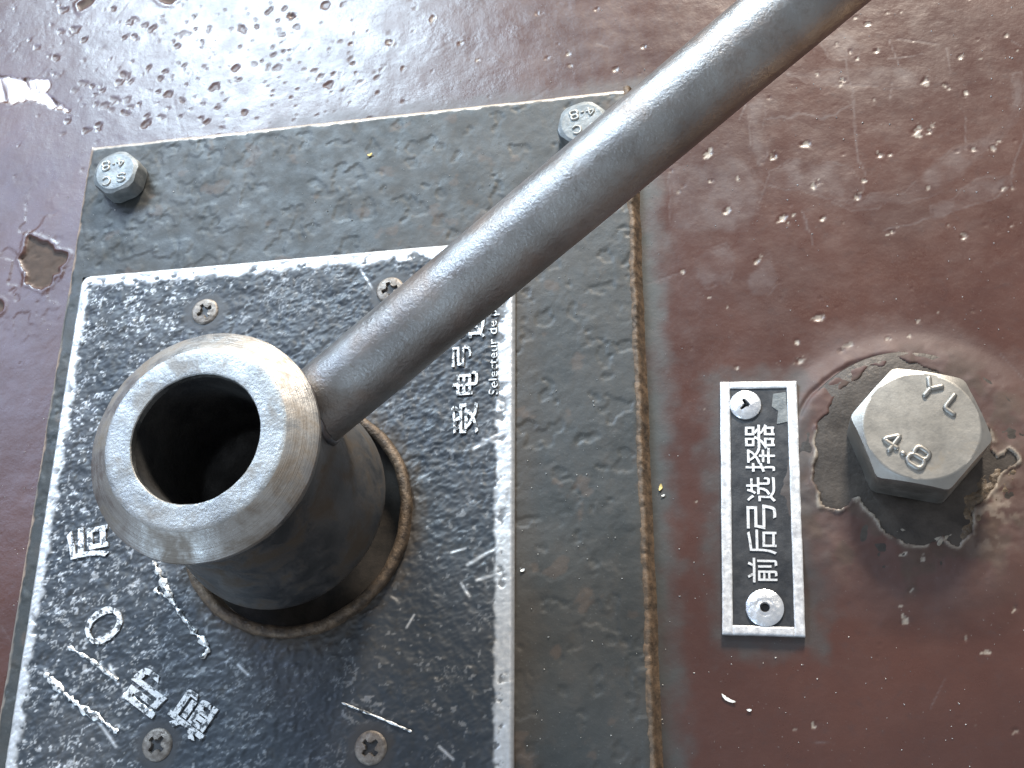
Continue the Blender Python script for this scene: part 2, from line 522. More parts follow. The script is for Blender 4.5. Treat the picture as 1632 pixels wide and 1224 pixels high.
def build_panel():
    fx = np.arange(-42, 206.01, 0.34); fy = np.arange(-142, 58.01, 0.34)
    xs = np.concatenate([[-500, -300, -160, -90, -60], fx, [225, 270, 350, 480, 680]])
    ys = np.concatenate([[-480, -330, -230, -180, -155], fy, [70, 95, 150, 260, 420]])
    X, Y = np.meshgrid(xs, ys, indexing='ij')
    U, V = UV(X, Y, 0.0)
    Z = 0.10 * fbm(X, Y, 16, 3, 1) + 0.035 * fbm(X, Y, 2.5, 3, 5)
    chip = np.zeros_like(Z); rust = np.zeros_like(Z); grey = np.zeros_like(Z); stain = np.zeros_like(Z); bare = np.zeros_like(Z)
    jag = fbm(X, Y, 3.0, 3, 9)
    # grey-green overspray round the plate edge and the nameplate
    e = X - 119.3
    grey = np.maximum(grey, (1 - sstep(2.0, 7.5, e + 2.2 * jag)) * (e > -2) * (1 - sstep(-3, 7, Y + 3 * jag)))
    nd = np.maximum(np.abs(X - 139.4) - 6.9, np.abs(Y + 88.5) - 23.0)
    grey = np.maximum(grey, 0.7 * (1 - sstep(0.0, 5.0, nd + 3.0 * jag)))
    top = Y - 0.2
    grey = np.maximum(grey, 0.55 * (1 - sstep(1.0, 6.0, np.abs(top) + 2 * jag)) * (X > 40) * (X < 120))

    def local(u, v, rp):
        c = P(u, v)
        r = rp / 6.0
        i0, i1 = np.searchsorted(xs, [c[0] - r, c[0] + r]); j0, j1 = np.searchsorted(ys, [c[1] - r, c[1] + r])
        return slice(i0, i1), slice(j0, j1)

    def pit(u, v, r, depth, ang=0.6, el=1.6, ca=0.0, ra=0.0, rim=0.3, seed=0):
        r = r * 0.68
        depth *= 0.8
        rim *= 0.3
        w = local(u, v, r * 4)
        uu, vv = U[w] - u, V[w] - v
        a = uu * math.cos(ang) - vv * math.sin(ang); b = uu * math.sin(ang) + vv * math.cos(ang)
        d = np.hypot(a / el, b) / r
        d = d + 0.55 * vn(X[w], Y[w], r / 11.0 + 0.2, seed) + 0.35 * vn(X[w], Y[w], r / 30.0 + 0.2, seed + 9) + 0.12
        m = 1 - sstep(0.65, 1.0, d)
        Z[w] -= depth * m
        Z[w] += depth * rim * np.exp(-((d - 1.25) / 0.22) ** 2)
        if ca:
            chip[w] = np.maximum(chip[w], ca * (1 - sstep(0.5, 0.9, d + 0.9 * vn(X[w], Y[w], 0.55, seed + 4))))
        if ra:
            rust[w] = np.maximum(rust[w], ra * m)

    rd = random.Random(3)
    # dents and lost paint spots in the glossy corner
    for k in range(330):
        u = rd.gauss(330, 190); v = rd.gauss(110, 85)
        if -20 < u < 690 and -20 < v < 330:
            pit(u, v, rd.choice([2, 2, 2.5, 2.5, 3, 3, 4, 4, 5, 6, 8]), rd.uniform(0.06, 0.22), rd.uniform(0.2, 1.0), rd.uniform(1.0, 2.2), 0, 0.2, 0.15, k)
    for (u, v, r) in [(322, 70, 7), (115, 45, 7), (134, 63, 7), (232, 198, 11), (342, 138, 9), (236, 108, 8), (376, 108, 8), (157, 200, 8),
                      (137, 208, 7), (108, 192, 7), (390, 180, 8), (347, 172, 7), (268, 150, 9), (255, 125, 7), (290, 160, 8), (465, 25, 7),
                      (180, 15, 6), (100, 16, 8), (330, 195, 7), (200, 180, 7), (147, 138, 5), (195, 118, 7)]:
        pit(u, v, r * 0.85, 0.24, rd.uniform(0.2, 0.9), rd.uniform(1.1, 1.9), 0, 0.3, 0.15, r)
    # tiny dents everywhere
    for k in range(300):
        u = rd.uniform(-10, 1640); v = rd.uniform(-10, 1230)
        pit(u, v, rd.choice([1.6, 2, 2, 2.6, 3.2]), rd.uniform(0.06, 0.2), rd.uniform(0, 3), rd.uniform(1, 2), rd.choice([0, 0, 0, 0, 0, .6]), 0, 0.4, k)
    # pale chips through the paint
    for (u, v, r) in [(1384, 38, 7), (1396, 82, 5), (1415, 20, 4), (1530, 91, 6), (1473, 130, 9), (1509, 137, 10), (1539, 148, 6), (1343, 129, 7),
                      (1355, 82, 4), (1462, 209, 12), (1482, 207, 8), (1285, 230, 8), (1129, 244, 8), (1232, 249, 7), (1402, 247, 7), (1418, 247, 6),
                      (1300, 295, 8), (1377, 288, 6), (1369, 311, 8), (1158, 336, 8), (1245, 347, 9), (1312, 348, 6), (1422, 369, 6), (1534, 376, 7),
                      (1208, 415, 8), (1549, 238, 5), (1583, 237, 8), (1597, 302, 5), (1614, 299, 5), (1558, 63, 4), (1564, 95, 5), (1605, 56, 4),
                      (1270, 545, 6), (1276, 575, 7), (1352, 552, 9), (1340, 560, 6), (1176, 585, 6), (1305, 505, 9), (1415, 540, 7), (1240, 580, 4),
                      (1445, 985, 7), (1437, 965, 5), (1444, 992, 8), (1616, 972, 9), (1540, 1018, 8), (1450, 945, 5), (1466, 895, 6), (1438, 885, 6),
                      (1297, 1155, 7), (1575, 1040, 6), (1620, 1165, 7), (1265, 1162, 4), (1110, 800, 5), (620, 68, 7), (690, 30, 7), (642, 110, 5),
                      (735, 68, 5), (980, 110, 6), (905, 85, 5), (760, 95, 4), (560, 70, 5), (950, 15, 5), (1025, 75, 4)]:
        pit(u, v, r * 0.9, 0.20, rd.uniform(0, 1.2), rd.uniform(1.0, 1.9), rd.uniform(0.5, 0.95), 0, 0.5, r + u)
    for k in range(30):
        u = rd.uniform(1080, 1632); v = rd.uniform(0, 560)
        pit(u, v, rd.choice([2, 2.5, 3, 4]), 0.14, rd.uniform(0, 3), 1.5, rd.choice([0.5, 0.8]), 0, 0.5, k)
    # dried liquid tracks
    q = lambda pts: [(1072 + a / 2.914, b / 2.914) for a, b in pts]
    polys = [q([(930, 900), (1080, 890), (1180, 790), (1320, 690), (1500, 590), (1560, 480), (1580, 340), (1630, 330), (1625, 480), (1540, 640), (1430, 740), (1300, 840), (1100, 940), (960, 965), (820, 960), (740, 920)]),
             q([(1190, 950), (1290, 920), (1400, 840), (1590, 800), (1500, 890), (1380, 970), (1220, 1030)]),
             q([(250, 690), (330, 760), (430, 880), (380, 1000), (330, 1080), (100, 1085), (0, 1040), (0, 780), (130, 770)]),
             q([(430, 800), (560, 740), (720, 740), (830, 800), (880, 870), (820, 930), (720, 900), (560, 880), (430, 870)]),
             q([(345, 470), (430, 460), (425, 720), (390, 770), (350, 700)]),
             q([(690, 200), (780, 140), (850, 160), (880, 220), (875, 300), (820, 290), (740, 270)]),
             q([(540, 330), (900, 330), (1090, 320), (1140, 345), (1130, 395), (950, 405), (830, 420), (700, 400)]),
             q([(110, 1220), (160, 1160), (240, 1140), (290, 1200), (260, 1300), (180, 1330), (120, 1290)]),
             [(1190, 430), (1225, 410), (1245, 440), (1230, 470), (1200, 475)]]
    w = (slice(np.searchsorted(xs, 110), np.searchsorted(xs, 204)), slice(np.searchsorted(ys, -60), np.searchsorted(ys, 50)))
    uu, vv = U[w] + 11 * fbm(X[w], Y[w], 5, 4, 21), V[w] + 11 * fbm(X[w], Y[w], 5, 4, 22)
    acc = np.zeros_like(uu)
    for pl in polys:
        d = sdf_poly(uu, vv, pl)
        acc = np.maximum(acc, 0.38 * (1 - sstep(-7, 1.5, d)) * (0.6 + 0.8 * sstep(-0.4, 0.5, vn(uu, vv, 22, 5))))
        acc = np.maximum(acc, 0.6 * np.exp(-(d / 1.5) ** 2) * sstep(-0.5, 0.3, vn(uu, vv, 30, 2)))
    for ln in [q([(820, 250), (835, 440), (840, 600), (860, 720), (885, 810)]), q([(430, 545), (600, 530), (740, 550), (830, 490)]),
               q([(980, 1060), (1200, 1020), (1400, 960), (1560, 860), (1620, 600)]), q([(1000, 290), (1160, 245)]), q([(640, 1130), (600, 980)])]:
        acc = np.maximum(acc, 0.8 * np.exp(-(sdf_line(uu, vv, ln) / 1.4) ** 2))
    stain[w] = np.maximum(stain[w], acc)
    # long fine scratches
    for k in range(46):
        u = rd.uniform(0, 1632); v = rd.choice([rd.uniform(0, 220), rd.uniform(0, 1224)]); a = rd.gauss(-0.4, 0.8); L = rd.uniform(12, 70)
        wl = local(u, v, L * 1.2)
        d = sdf_line(U[wl], V[wl], [(u - L / 2 * math.cos(a), v - L / 2 * math.sin(a)), (u + L / 2 * math.cos(a), v + L / 2 * math.sin(a))])
        m = np.exp(-(d / 1.1) ** 2)
        Z[wl] -= 0.03 * m
        stain[wl] = np.maximum(stain[wl], 0.75 * m)
    # big lost-paint patch beside the plate, small ones near it
    q2 = lambda pts: [(a / 7.65, 340 + b / 7.65) for a, b in pts]
    for pl, dep in [(q2([(340, 265), (480, 330), (640, 390), (650, 450), (830, 490), (790, 590), (700, 650), (720, 720), (640, 760), (590, 870), (500, 930), (380, 870), (310, 850), (340, 760), (300, 680), (240, 560), (300, 470)]), 0.55),
                    ([(0, 478), (6, 482), (4, 494), (-6, 500), (-10, 480)], 0.4), ([(125, 8), (138, -4), (152, -3), (140, 10), (128, 16)], 0.35),
                    ([(250, -4), (285, -6), (272, 5), (258, 3)], 0.3)]:
        d = sdf_poly(U, V, pl) + 2.5 * fbm(X, Y, 1.2, 2, 31)
        m = 1 - sstep(-2.0, 1.0, d)
        Z -= dep * m
        Z += 0.12 * np.exp(-((d - 4) / 3.0) ** 2)
        rust = np.maximum(rust, m)
        Z += m * 0.10 * fbm(X, Y, 1.5, 3, 33)
    # flaked rough zone round it
    zone = np.exp(-(((U - 45) / 60) ** 2 + ((V - 420) / 110) ** 2))
    fl = sstep(0.05, 0.14, fbm(X, Y, 3.2, 3, 41))
    Z -= 0.14 * zone * fl
    # bright gouge at the left margin
    pl = [(-30, 118), (30, 124), (78, 127), (82, 138), (70, 148), (112, 178), (84, 172), (50, 157), (20, 166), (-30, 156)]
    d = sdf_poly(U, V, pl) + 3 * fbm(X, Y, 1.0, 2, 51)
    m = 1 - sstep(-2, 1, d)
    rid = 1.9 * fbm((U * 0.9 - V * 0.4), (U * 0.4 + V * 0.9) * 0.16, 7.0, 3, 52)
    Z += m * (-0.25 + 0.16 * rid)
    bare = np.maximum(bare, m * sstep(-0.5, 0.4, rid + 0.4))
    # raised old paint over the washer, broken open round the big bolt
    r = np.hypot(X - BOLT_C[0] + 0.6, Y - BOLT_C[1] + 4.0)
    low = sstep(-0.15, 0.35, (BOLT_C[1] - 2 - Y) / 20 + 0.2 * fbm(X, Y, 7, 2, 70))
    ring = 1 - sstep(19.6 + 1.4 * low, 26.0 + 5.0 * low, r + 1.2 * low * fbm(X, Y, 6, 3, 71))
    open_ = [(1425, 575), (1385, 592), (1345, 622), (1310, 672), (1296, 698), (1304, 720), (1299, 775), (1312, 808), (1336, 818), (1352, 800), (1368, 795),
             (1385, 815), (1402, 830), (1412, 852), (1432, 864), (1470, 872), (1500, 856), (1528, 872), (1546, 850), (1545, 815), (1570, 792),
             (1600, 748), (1622, 735), (1606, 724), (1590, 738), (1574, 722), (1576, 690), (1500, 600)]
    du = U + 9 * fbm(X, Y, 2.4, 4, 61); dv = V + 9 * fbm(X, Y, 2.4, 4, 62)
    d = np.full(U.shape, 99.0)
    wb = (slice(np.searchsorted(xs, 130), np.searchsorted(xs, 200)), slice(np.searchsorted(ys, -130), np.searchsorted(ys, -45)))
    d[wb] = sdf_poly(du[wb], dv[wb], open_)
    ins = 1 - sstep(-2.0, 1.5, d)
    Z += ring * 1.12 * (1 + 0.12 * fbm(X, Y, 5, 3, 72))
    groove = np.exp(-((r - 21.2 + 0.5 * fbm(X, Y, 4, 3, 73)) / 0.45) ** 2) * sstep(-0.1, 0.4, (Y - BOLT_C[1]) / 20) * sstep(-4, 6, BOLT_C[0] - X)
    Z -= 0.5 * groove * sstep(-0.2, 0.2, fbm(X, Y, 9, 2, 68) + 0.1)
    lip = np.exp(-((d - 3.0) / 3.5) ** 2) * (V > 680)
    Z += 0.45 * lip * (0.6 + 0.8 * fbm(X, Y, 2.0, 3, 63))
    chip = np.maximum(chip, 0.85 * np.exp(-((d - 2.5) / 3.2) ** 2) * sstep(-0.25, 0.25, fbm(X, Y, 2.2, 3, 64) + 0.12) * (V > 690))
    rust = np.maximum(rust, 0.8 * np.exp(-((d - 3) / 7.0) ** 2) * sstep(-0.2, 0.2, fbm(X, Y, 3, 3, 74)) * (V > 690))
    Z = Z * (1 - ins) + ins * 0.2
    stain = np.maximum(stain, (0.12 + 0.3 * fbm(X, Y, 4, 4, 75)) * (1 - sstep(22, 29, r)))
    rust = np.maximum(rust, 0.7 * sstep(0.05, 0.3, fbm(X, Y, 5, 4, 76)) * (1 - sstep(20, 25, r)))
    Z += 0.22 * fbm(X, Y, 2.6, 4, 77) * (1 - sstep(21, 25, r)) * (1 - ins)
    # crumbled zone right of the shadow
    cz = np.exp(-(((U - 1575) / 40) ** 2 + ((V - 800) / 60) ** 2))
    Z += cz * 0.6 * np.abs(fbm(X, Y, 2.6, 4, 65))
    chip = np.maximum(chip, 0.5 * cz * sstep(0.15, 0.4, fbm(X, Y, 2.0, 3, 66)))
    # below the plate nothing of the panel shows
    keep = ~((X > 3) & (X < 116) & (Y < -3) & (Y > -170))
    V_, F_, A_ = grid(xs, ys, Z, keep, None, dict(chip=chip, rust=rust, grey=grey, stain=stain, bare=bare, matte=(1 - sstep(23, 31, r + 3 * jag))))
    o = obj('console_panel', V_, F_, M_PANEL, attrs=A_)
    o['kind'] = 'structure'
    o['label'] = 'glossy red brown painted metal console top, chipped and scratched'


build_panel()

# ================================================================== base plate
PX0, PX1, PY0, PY1 = -0.2, 119.4, 0.0, -172.0
LX0, LX1, LY0, LY1 = 3.1, 96.1, -33.2, -160.0
ZP, ZL = 3.0, 4.0


def build_plate():
    root = thing('base_plate', 'large dark green black painted steel plate with peeling paint under the lever', 'plate', (PX0, PY0, 0))
    xs = np.concatenate([[PX0, PX0 + 0.05, PX0 + 0.15], np.arange(PX0 + 0.3, PX1 - 0.2, 0.33), [PX1 - 0.15, PX1 - 0.05, PX1]])
    ys = np.concatenate([[PY1, PY1 + 1, -165, -158, -150, -145], np.arange(-140, PY0 - 0.2, 0.33), [PY0 - 0.15, PY0 - 0.05, PY0]])
    X, Y = np.meshgrid(xs, ys, indexing='ij')
    ex = np.minimum(X - PX0, PX1 - X); ey = np.minimum(PY0 - Y, Y - PY1)
    e = np.minimum(ex, ey)
    n1 = fbm(X, Y, 7, 4, 101); n2 = fbm(X, Y, 4.0, 4, 105); n3 = fbm(X, Y, 1.6, 3, 109)
    Z = ZP + 0.10 * fbm(X, Y, 20, 2, 111) + (0.11 * sstep(0.06, 0.10, n1) + 0.10 * sstep(0.16, 0.20, n2)) * sstep(-0.2, 0.25, fbm(X, Y, 22, 2, 113)) * (1 - 0.55 * sstep(70, 105, X)) + 0.05 * n3
    Z -= 0.12 * sstep(0.26, 0.32, fbm(X, Y, 3.0, 3, 117))
    bw = np.where(PY0 - Y < ex, 1.25, 0.9)
    bev = np.clip(bw - e, 0, 1.3)
    Z -= bev * bev * 0.6
    j = 0.5 * fbm(X, Y, 2.0, 3, 121)
    bare = (1 - sstep(0.9, 1.4, np.abs(PY0 - Y) + j)) * (0.55 + 0.45 * sstep(0.0, 30, X - PX0))
    bare = np.maximum(bare, 0.25 * (1 - sstep(0.3, 0.7, X - PX0 + j)))
    rust = 0.8 * (1 - sstep(0.25, 0.8, X - PX0 + j)) * sstep(-0.35, 0.2, fbm(X, Y, 9, 2, 123))
    rust = np.maximum(rust, 0.6 * (1 - sstep(0.1, 0.3, np.abs(PY0 - Y) + 0.4 * j)))
    rust = np.maximum(rust, 0.12 * sstep(0.38, 0.48, fbm(X, Y, 5, 4, 127)))
    lab = np.maximum(np.maximum(LX0 - X, X - LX1), Y - LY0)
    grime = (1 - 0.75 * sstep(0.2, 7.0, lab + 2.2 * fbm(X, Y, 4, 4, 129))) * sstep(60, 90, X)
    grime = np.maximum(grime, 0.7 * (1 - sstep(0, 3, PX1 - X + j)))
    keep = ~((X > LX0 + 2) & (X < LX1 - 2) & (Y < LY0 - 2) & (Y > LY1 + 2))
    V_, F_, A_ = grid(xs, ys, Z, keep, -0.3, dict(bare=bare, rust=rust, grime=grime))
    obj('plate', V_, F_, M_PLATE, root, attrs=A_)
    # crusty bead along the right edge
    n, m = 460, 9
    V, F = [], []
    for i in range(n):
        y = PY0 + 0.3 - (165.0) * i / (n - 1)
        wob = 0.35 * float(fbm(np.array(y), np.array(3.0), 9, 3, 131)) + 0.22 * float(fbm(np.array(y), np.array(9.0), 1.8, 3, 133))
        lx = PX1 - 1.25 + wob; rx = PX1 + 1.15 + 0.6 * wob
        hgt = 0.75 + 0.35 * float(fbm(np.array(y), np.array(1.0), 3, 3, 135))
        for k in range(m):
            t = k / (m - 1)
            x = lx + (rx - lx) * t
            zb = (ZP - 0.25) * (1 - sstep(0.45, 1.0, np.array(t))) + 0.02
            z = float(zb) + hgt * math.sin(math.pi * t) ** 0.8 * (0.75 + 0.35 * float(vn(np.array(x * 1.0), np.array(y), 0.7, 137)))
            V.append((x, y, z))
    for i in range(n - 1):
        for k in range(m - 1):
            a = i * m + k
            F.append((a, a + m, a + m + 1, a + 1))
    b = obj('edge_bead', V, F, M_BEAD, root)
    b['label'] = 'crusty brown rust bead along the plate edge'


build_plate()

# ================================================================== embossed label


def text_mesh(body, extrude, res=3, bold=0.0):
    cu = bpy.data.curves.new('t', 'FONT')
    cu.body = body
    cu.size = 1.0
    cu.extrude = extrude
    cu.offset = bold
    cu.resolution_u = res
    o = bpy.data.objects.new('t', cu)
    COL.objects.link(o)
    dg = bpy.context.evaluated_depsgraph_get()
    me = bpy.data.meshes.new_from_object(o.evaluated_get(dg))
    vv = np.array([v.co[:] for v in me.vertices]).reshape(-1, 3)
    ff = [tuple(p.vertices) for p in me.polygons]
    bpy.data.objects.remove(o)
    bpy.data.curves.remove(cu)
    bpy.data.meshes.remove(me)
    return vv, ff


def letter(name, body, u, v, z, ang, wpx, hpx, mat, parent, thick=0.3, rough=0.0, label=None, bold=0.0):
    """put a glyph with its centre at photo pixel (u, v) on height z; ang = reading direction in the picture"""
    vv, ff = text_mesh(body, 0.5, 3, bold)
    lo, hi = vv.min(0), vv.max(0)
    c = P(u, v, z)
    a = math.radians(ang)
    px = 10.0
    ex = P(u + px * math.cos(a), v - px * math.sin(a), z) - c
    kx = np.linalg.norm(ex) / px
    ex = ex / np.linalg.norm(ex)
    ey = np.array([-ex[1], ex[0], 0.0])
    ky = np.linalg.norm(P(u - px * math.sin(a), v - px * math.cos(a), z) - c) / px
    t = (vv - (lo + hi) / 2) / (hi - lo)
    W = c[None, :] + t[:, :1] * wpx * kx * ex + t[:, 1:2] * hpx * ky * ey
    W[:, 2] = z + (t[:, 2] + 0.5) * thick - 0.06
    if rough:
        W[:, :2] += rough * np.stack([vn(W[:, 0], W[:, 1], 0.8, 3), vn(W[:, 0], W[:, 1], 0.8, 8)], -1)
    o = obj(name, W, ff, mat, parent, smooth=False)
    if label:
        o['label'] = label
    return o


GLYPH = {
    '4': [[(0.72, 0.0), (0.72, 1.0), (0.02, 0.33), (1.0, 0.33)]],
    '8': [[(0.2, 0.52), (0.08, 0.62), (0.08, 0.88), (0.2, 1.0), (0.8, 1.0), (0.92, 0.88), (0.92, 0.62), (0.8, 0.52), (0.2, 0.52), (0.02, 0.40), (0.02, 0.12), (0.15, 0.0), (0.85, 0.0), (0.98, 0.12), (0.98, 0.40), (0.8, 0.52)]],
    '.': [[(0.25, 0.5), (0.75, 0.5)]],
    'Y': [[(0.0, 1.0), (0.5, 0.48), (1.0, 1.0)], [(0.5, 0.48), (0.5, 0.0)]],
    'L': [[(0.05, 1.0), (0.05, 0.0), (1.0, 0.0)]],
    'S': [[(0.95, 0.82), (0.75, 1.0), (0.25, 1.0), (0.03, 0.82), (0.1, 0.6), (0.5, 0.5), (0.9, 0.4), (0.97, 0.18), (0.75, 0.0), (0.25, 0.0), (0.03, 0.18)]],
    'C': [[(0.97, 0.82), (0.75, 1.0), (0.3, 1.0), (0.03, 0.7), (0.03, 0.3), (0.3, 0.0), (0.75, 0.0), (0.97, 0.18)]],
}


def ridge_letter(name, ch, u, v, z, ang, wpx, hpx, mat, parent, rad=0.5, height=0.45):
    """forged raised character: half-round ridges along its strokes"""
    c = P(u, v, z)
    a = math.radians(ang)
    ex = P(u + 10 * math.cos(a), v - 10 * math.sin(a), z) - c
    kx = np.linalg.norm(ex) / 10
    ex /= np.linalg.norm(ex)
    ey = np.array([-ex[1], ex[0], 0.0])
    V, F = [], []
    prof = [(-1.0, -0.15), (-0.85, 0.35), (-0.5, 0.85), (0, 1.0), (0.5, 0.85), (0.85, 0.35), (1.0, -0.15)]
    for line in GLYPH[ch]:
        q = [((x - 0.5) * wpx * kx, (y - 0.5) * hpx * kx) for x, y in line]
        if len(q) == 2 and ch == '.':
            q = [(-0.15, 0.0), (0.15, 0.0)]
        pts = []
        for (x0, y0), (x1, y1) in zip(q[:-1], q[1:]):
            m = max(2, int(math.hypot(x1 - x0, y1 - y0) / 0.35))
            pts += [(x0 + (x1 - x0) * i / m, y0 + (y1 - y0) * i / m) for i in range(m)]
        pts.append(q[-1])
        p = np.array(pts)
        for _ in range(2):
            p[1:-1] = 0.25 * p[:-2] + 0.5 * p[1:-1] + 0.25 * p[2:]
        tn = np.gradient(p, axis=0)
        tn /= np.linalg.norm(tn, axis=1)[:, None] + 1e-9
        p = np.concatenate([p[:1] - tn[:1] * rad * 0.8, p[:1] - tn[:1] * rad * 0.5, p, p[-1:] + tn[-1:] * rad * 0.5, p[-1:] + tn[-1:] * rad * 0.8])
        tn = np.concatenate([tn[:1], tn[:1], tn, tn[-1:], tn[-1:]])
        b0 = len(V)
        for i in range(len(p)):
            k = 0.35 if i in (0, len(p) - 1) else (0.8 if i in (1, len(p) - 2) else 1.0)
            hk = 0.0 if i in (0, len(p) - 1) else (0.8 if i in (1, len(p) - 2) else 1.0)
            for sx, sz in prof:
                xx = p[i, 0] - tn[i, 1] * sx * rad * k
                yy = p[i, 1] + tn[i, 0] * sx * rad * k
                w = c + ex * xx + ey * yy
                V.append((w[0], w[1], z + height * sz * hk - (0.1 if hk == 0 else 0)))
        m = len(prof)
        for i in range(len(p) - 1):
            for k in range(m - 1):
                a_ = b0 + i * m + k
                F.append((a_, a_ + m, a_ + m + 1, a_ + 1))
    return obj(name, V, F, mat, parent)


def stroke(name, pts, wpx, z, mat, parent, h=0.22, n=26, seed=0):
    """raised worn stroke along photo pixels, ragged width"""
    p = np.array(pts, float)
    seg = np.hypot(*np.diff(p, axis=0).T)
    s = np.concatenate([[0], np.cumsum(seg)])
    V, F = [], []
    for i in range(n):
        t = s[-1] * i / (n - 1)
        u, v = np.interp(t, s, p[:, 0]), np.interp(t, s, p[:, 1])
        u2, v2 = np.interp(min(t + 2, s[-1]), s, p[:, 0]), np.interp(min(t + 2, s[-1]), s, p[:, 1])
        u1, v1 = np.interp(max(t - 2, 0), s, p[:, 0]), np.interp(max(t - 2, 0), s, p[:, 1])
        d = np.array([u2 - u1, v2 - v1]); d /= np.linalg.norm(d) + 1e-9
        nn = np.array([-d[1], d[0]])
        w = wpx * 0.5 * (0.75 + 0.7 * float(vn(np.array(t), np.array(seed * 5.0), 5, seed))) * (0.5 if i in (0, n - 1) else 1)
        hh = h * (0.8 + 0.6 * float(vn(np.array(t), np.array(1.0), 7, seed + 2)))
        for k, (f, zz) in enumerate(((-1, -0.05), (-0.6, hh), (0.6, hh), (1, -0.05))):
            q = P(u + nn[0] * w * f, v + nn[1] * w * f, z)
            V.append((q[0], q[1], z + zz))
    for i in range(n - 1):
        for k in range(3):
            a = i * 4 + k
            F.append((a, a + 1, a + 5, a + 4))
    return obj(name, V, F, mat, parent)


def build_label():
    root = thing('label_plate', 'black embossed metal dial plate with worn white border beneath the lever hub', 'label plate', (LX0, LY0, ZP))
    xs = np.concatenate([[LX0, LX0 + 0.06], np.arange(LX0 + 0.2, LX1 - 0.1, 0.23), [LX1 - 0.06, LX1]])
    ys = np.concatenate([[LY1, LY1 + 1, -155, -149, -144, -140], np.arange(-136, LY0 - 0.1, 0.23), [LY0 - 0.06, LY0]])
    X, Y = np.meshgrid(xs, ys, indexing='ij')
    # round corner
    rc = 2.2
    qx = np.maximum(np.maximum(LX0 + rc - X, X - (LX1 - rc)), 0); qy = np.maximum(np.maximum(Y - (LY0 - rc), LY1 + rc - Y), 0)
    cd = np.where((qx > 0) & (qy > 0), rc - np.hypot(qx, qy), 99.0)
    e = np.minimum(np.minimum(np.minimum(X - LX0, LX1 - X), np.minimum(LY0 - Y, Y - LY1)), cd)
    j = fbm(X, Y, 1.6, 3, 201)
    wl = np.where(X - LX0 < 5, 2.3, 3.2)
    wl = np.where(LY0 - Y < np.minimum(X - LX0, LX1 - X), 2.9, wl)
    side = np.where(LX1 - X < 5, 0.5, 0.9)
    border = 1 - sstep(wl - 0.3 - side * 0.4, wl + 0.3 + side * 0.4, e + side * 1.1 * j)
    w1 = fbm(X * 0.8 + Y * 0.5, Y - X * 0.5, 0.95, 2, 203); w2 = fbm(X * 0.62 + Y * 0.42, Y * 1.15 - X * 0.55, 0.85, 2, 207); w3 = fbm(X, Y, 2.0, 3, 211)
    crinkle = 0.13 * w1 + 0.16 * np.abs(w2) + 0.20 * w3
    Z = ZL + crinkle * (1 - 0.6 * border) + 0.12 * border
    # curled bare-metal wear; the strokes also paint in window glints, denser at left
    c1 = np.exp(-(w2 / 0.075) ** 2) * sstep(0.12, 0.24, fbm(X, Y, 1.5, 2, 215))
    c2 = np.exp(-((w1 - 0.12) / 0.07) ** 2) * sstep(0.16, 0.28, fbm(X, Y, 1.8, 2, 219))
    left = np.clip(1 - sstep(8, 55, X) + 0.35 * (1 - sstep(0, 14, LY0 - Y)), 0, 1)
    fl = np.clip(c1 + c2, 0, 1) * (0.25 + 0.65 * left) * sstep(-0.05, 0.40, fbm(X, Y, 9, 3, 231) + 0.4 * left)
    fl = np.maximum(fl, 0.8 * sstep(0.48, 0.56, fbm(X, Y, 1.1, 3, 223)) * (0.3 + 0.5 * left))
    pitb = sstep(0.22, 0.34, fbm(X, Y, 1.5, 3, 227)) * (0.35 + 0.65 * sstep(0.6, 2.2, e))
    pitb *= np.where(LX1 - X < 5, 0.85, 1.0)
    fl *= 0.8
    bare = np.maximum(fl, border * (1 - 0.95 * pitb))
    Z -= 0.14 * border * pitb
    Z += 0.10 * fl
    bev = np.clip(0.5 - e, 0, 0.5)
    Z -= np.minimum(bev * 1.4, 0.8)
    U, V = UV(X, Y, ZL)
    # scratches: hand-worn lines
    for ln, w in [([(745, 900), (770, 885), (800, 870)], 2.2), ([(760, 925), (800, 912)], 2.0), ([(735, 930), (748, 950)], 1.8), ([(830, 0), (831, 1)], 1),
                  ([(720, 880), (742, 874)], 1.5), ([(700, 1190), (722, 1210)], 2), ([(575, 430), (600, 470)], 1.5), ([(755, 715), (800, 690)], 2.5), ([(770, 700), (800, 706)], 2.2),
                  ([(648, 1000), (660, 980)], 1.5), ([(150, 1140), (185, 1190)], 2), ([(175, 1060), (188, 1090)], 2), ([(560, 1200), (590, 1170)], 1.5), ([(380, 1060), (395, 1075)], 2)]:
        m = np.exp(-(sdf_line(U, V, ln) / w) ** 2)
        bare = np.maximum(bare, 0.85 * m)
    r = np.hypot(X - RX, Y - RY)
    grime = 0.7 * (1 - sstep(22.6, 26.0, r + 2 * j))
    # worn smooth round the screws
    for (su, sv, _) in SCREWS:
        q = P(su, sv, ZL)
        m = 1 - sstep(3.4, 5.2, np.hypot(X - q[0], Y - q[1]) + 0.8 * j)
        Z = Z * (1 - m) + (ZL + 0.05) * m
        bare *= (1 - 0.9 * m)
        grime = np.maximum(grime, 0.35 * m)
    keep = (r > 21.3) & (cd > -0.02)
    V_, F_, A_ = grid(xs, ys, Z, keep, ZP - 0.3, dict(bare=bare, grime=grime))
    obj('embossed_face', V_, F_, M_LABEL, root, attrs=A_)
    z = ZL + 0.12
    for ch, u, v, w, h in [('受', 741, 667, 50, 42), ('电', 742, 611, 37, 40), ('弓', 736, 568, 34, 30), ('选', 752, 520, 40, 42), ('择', 752, 470, 40, 42), ('器', 752, 420, 40, 42)]:
        letter('character', ch, u, v, z, 90, w, h, M_LLET, root, 0.34, 0.07, bold=0.014)
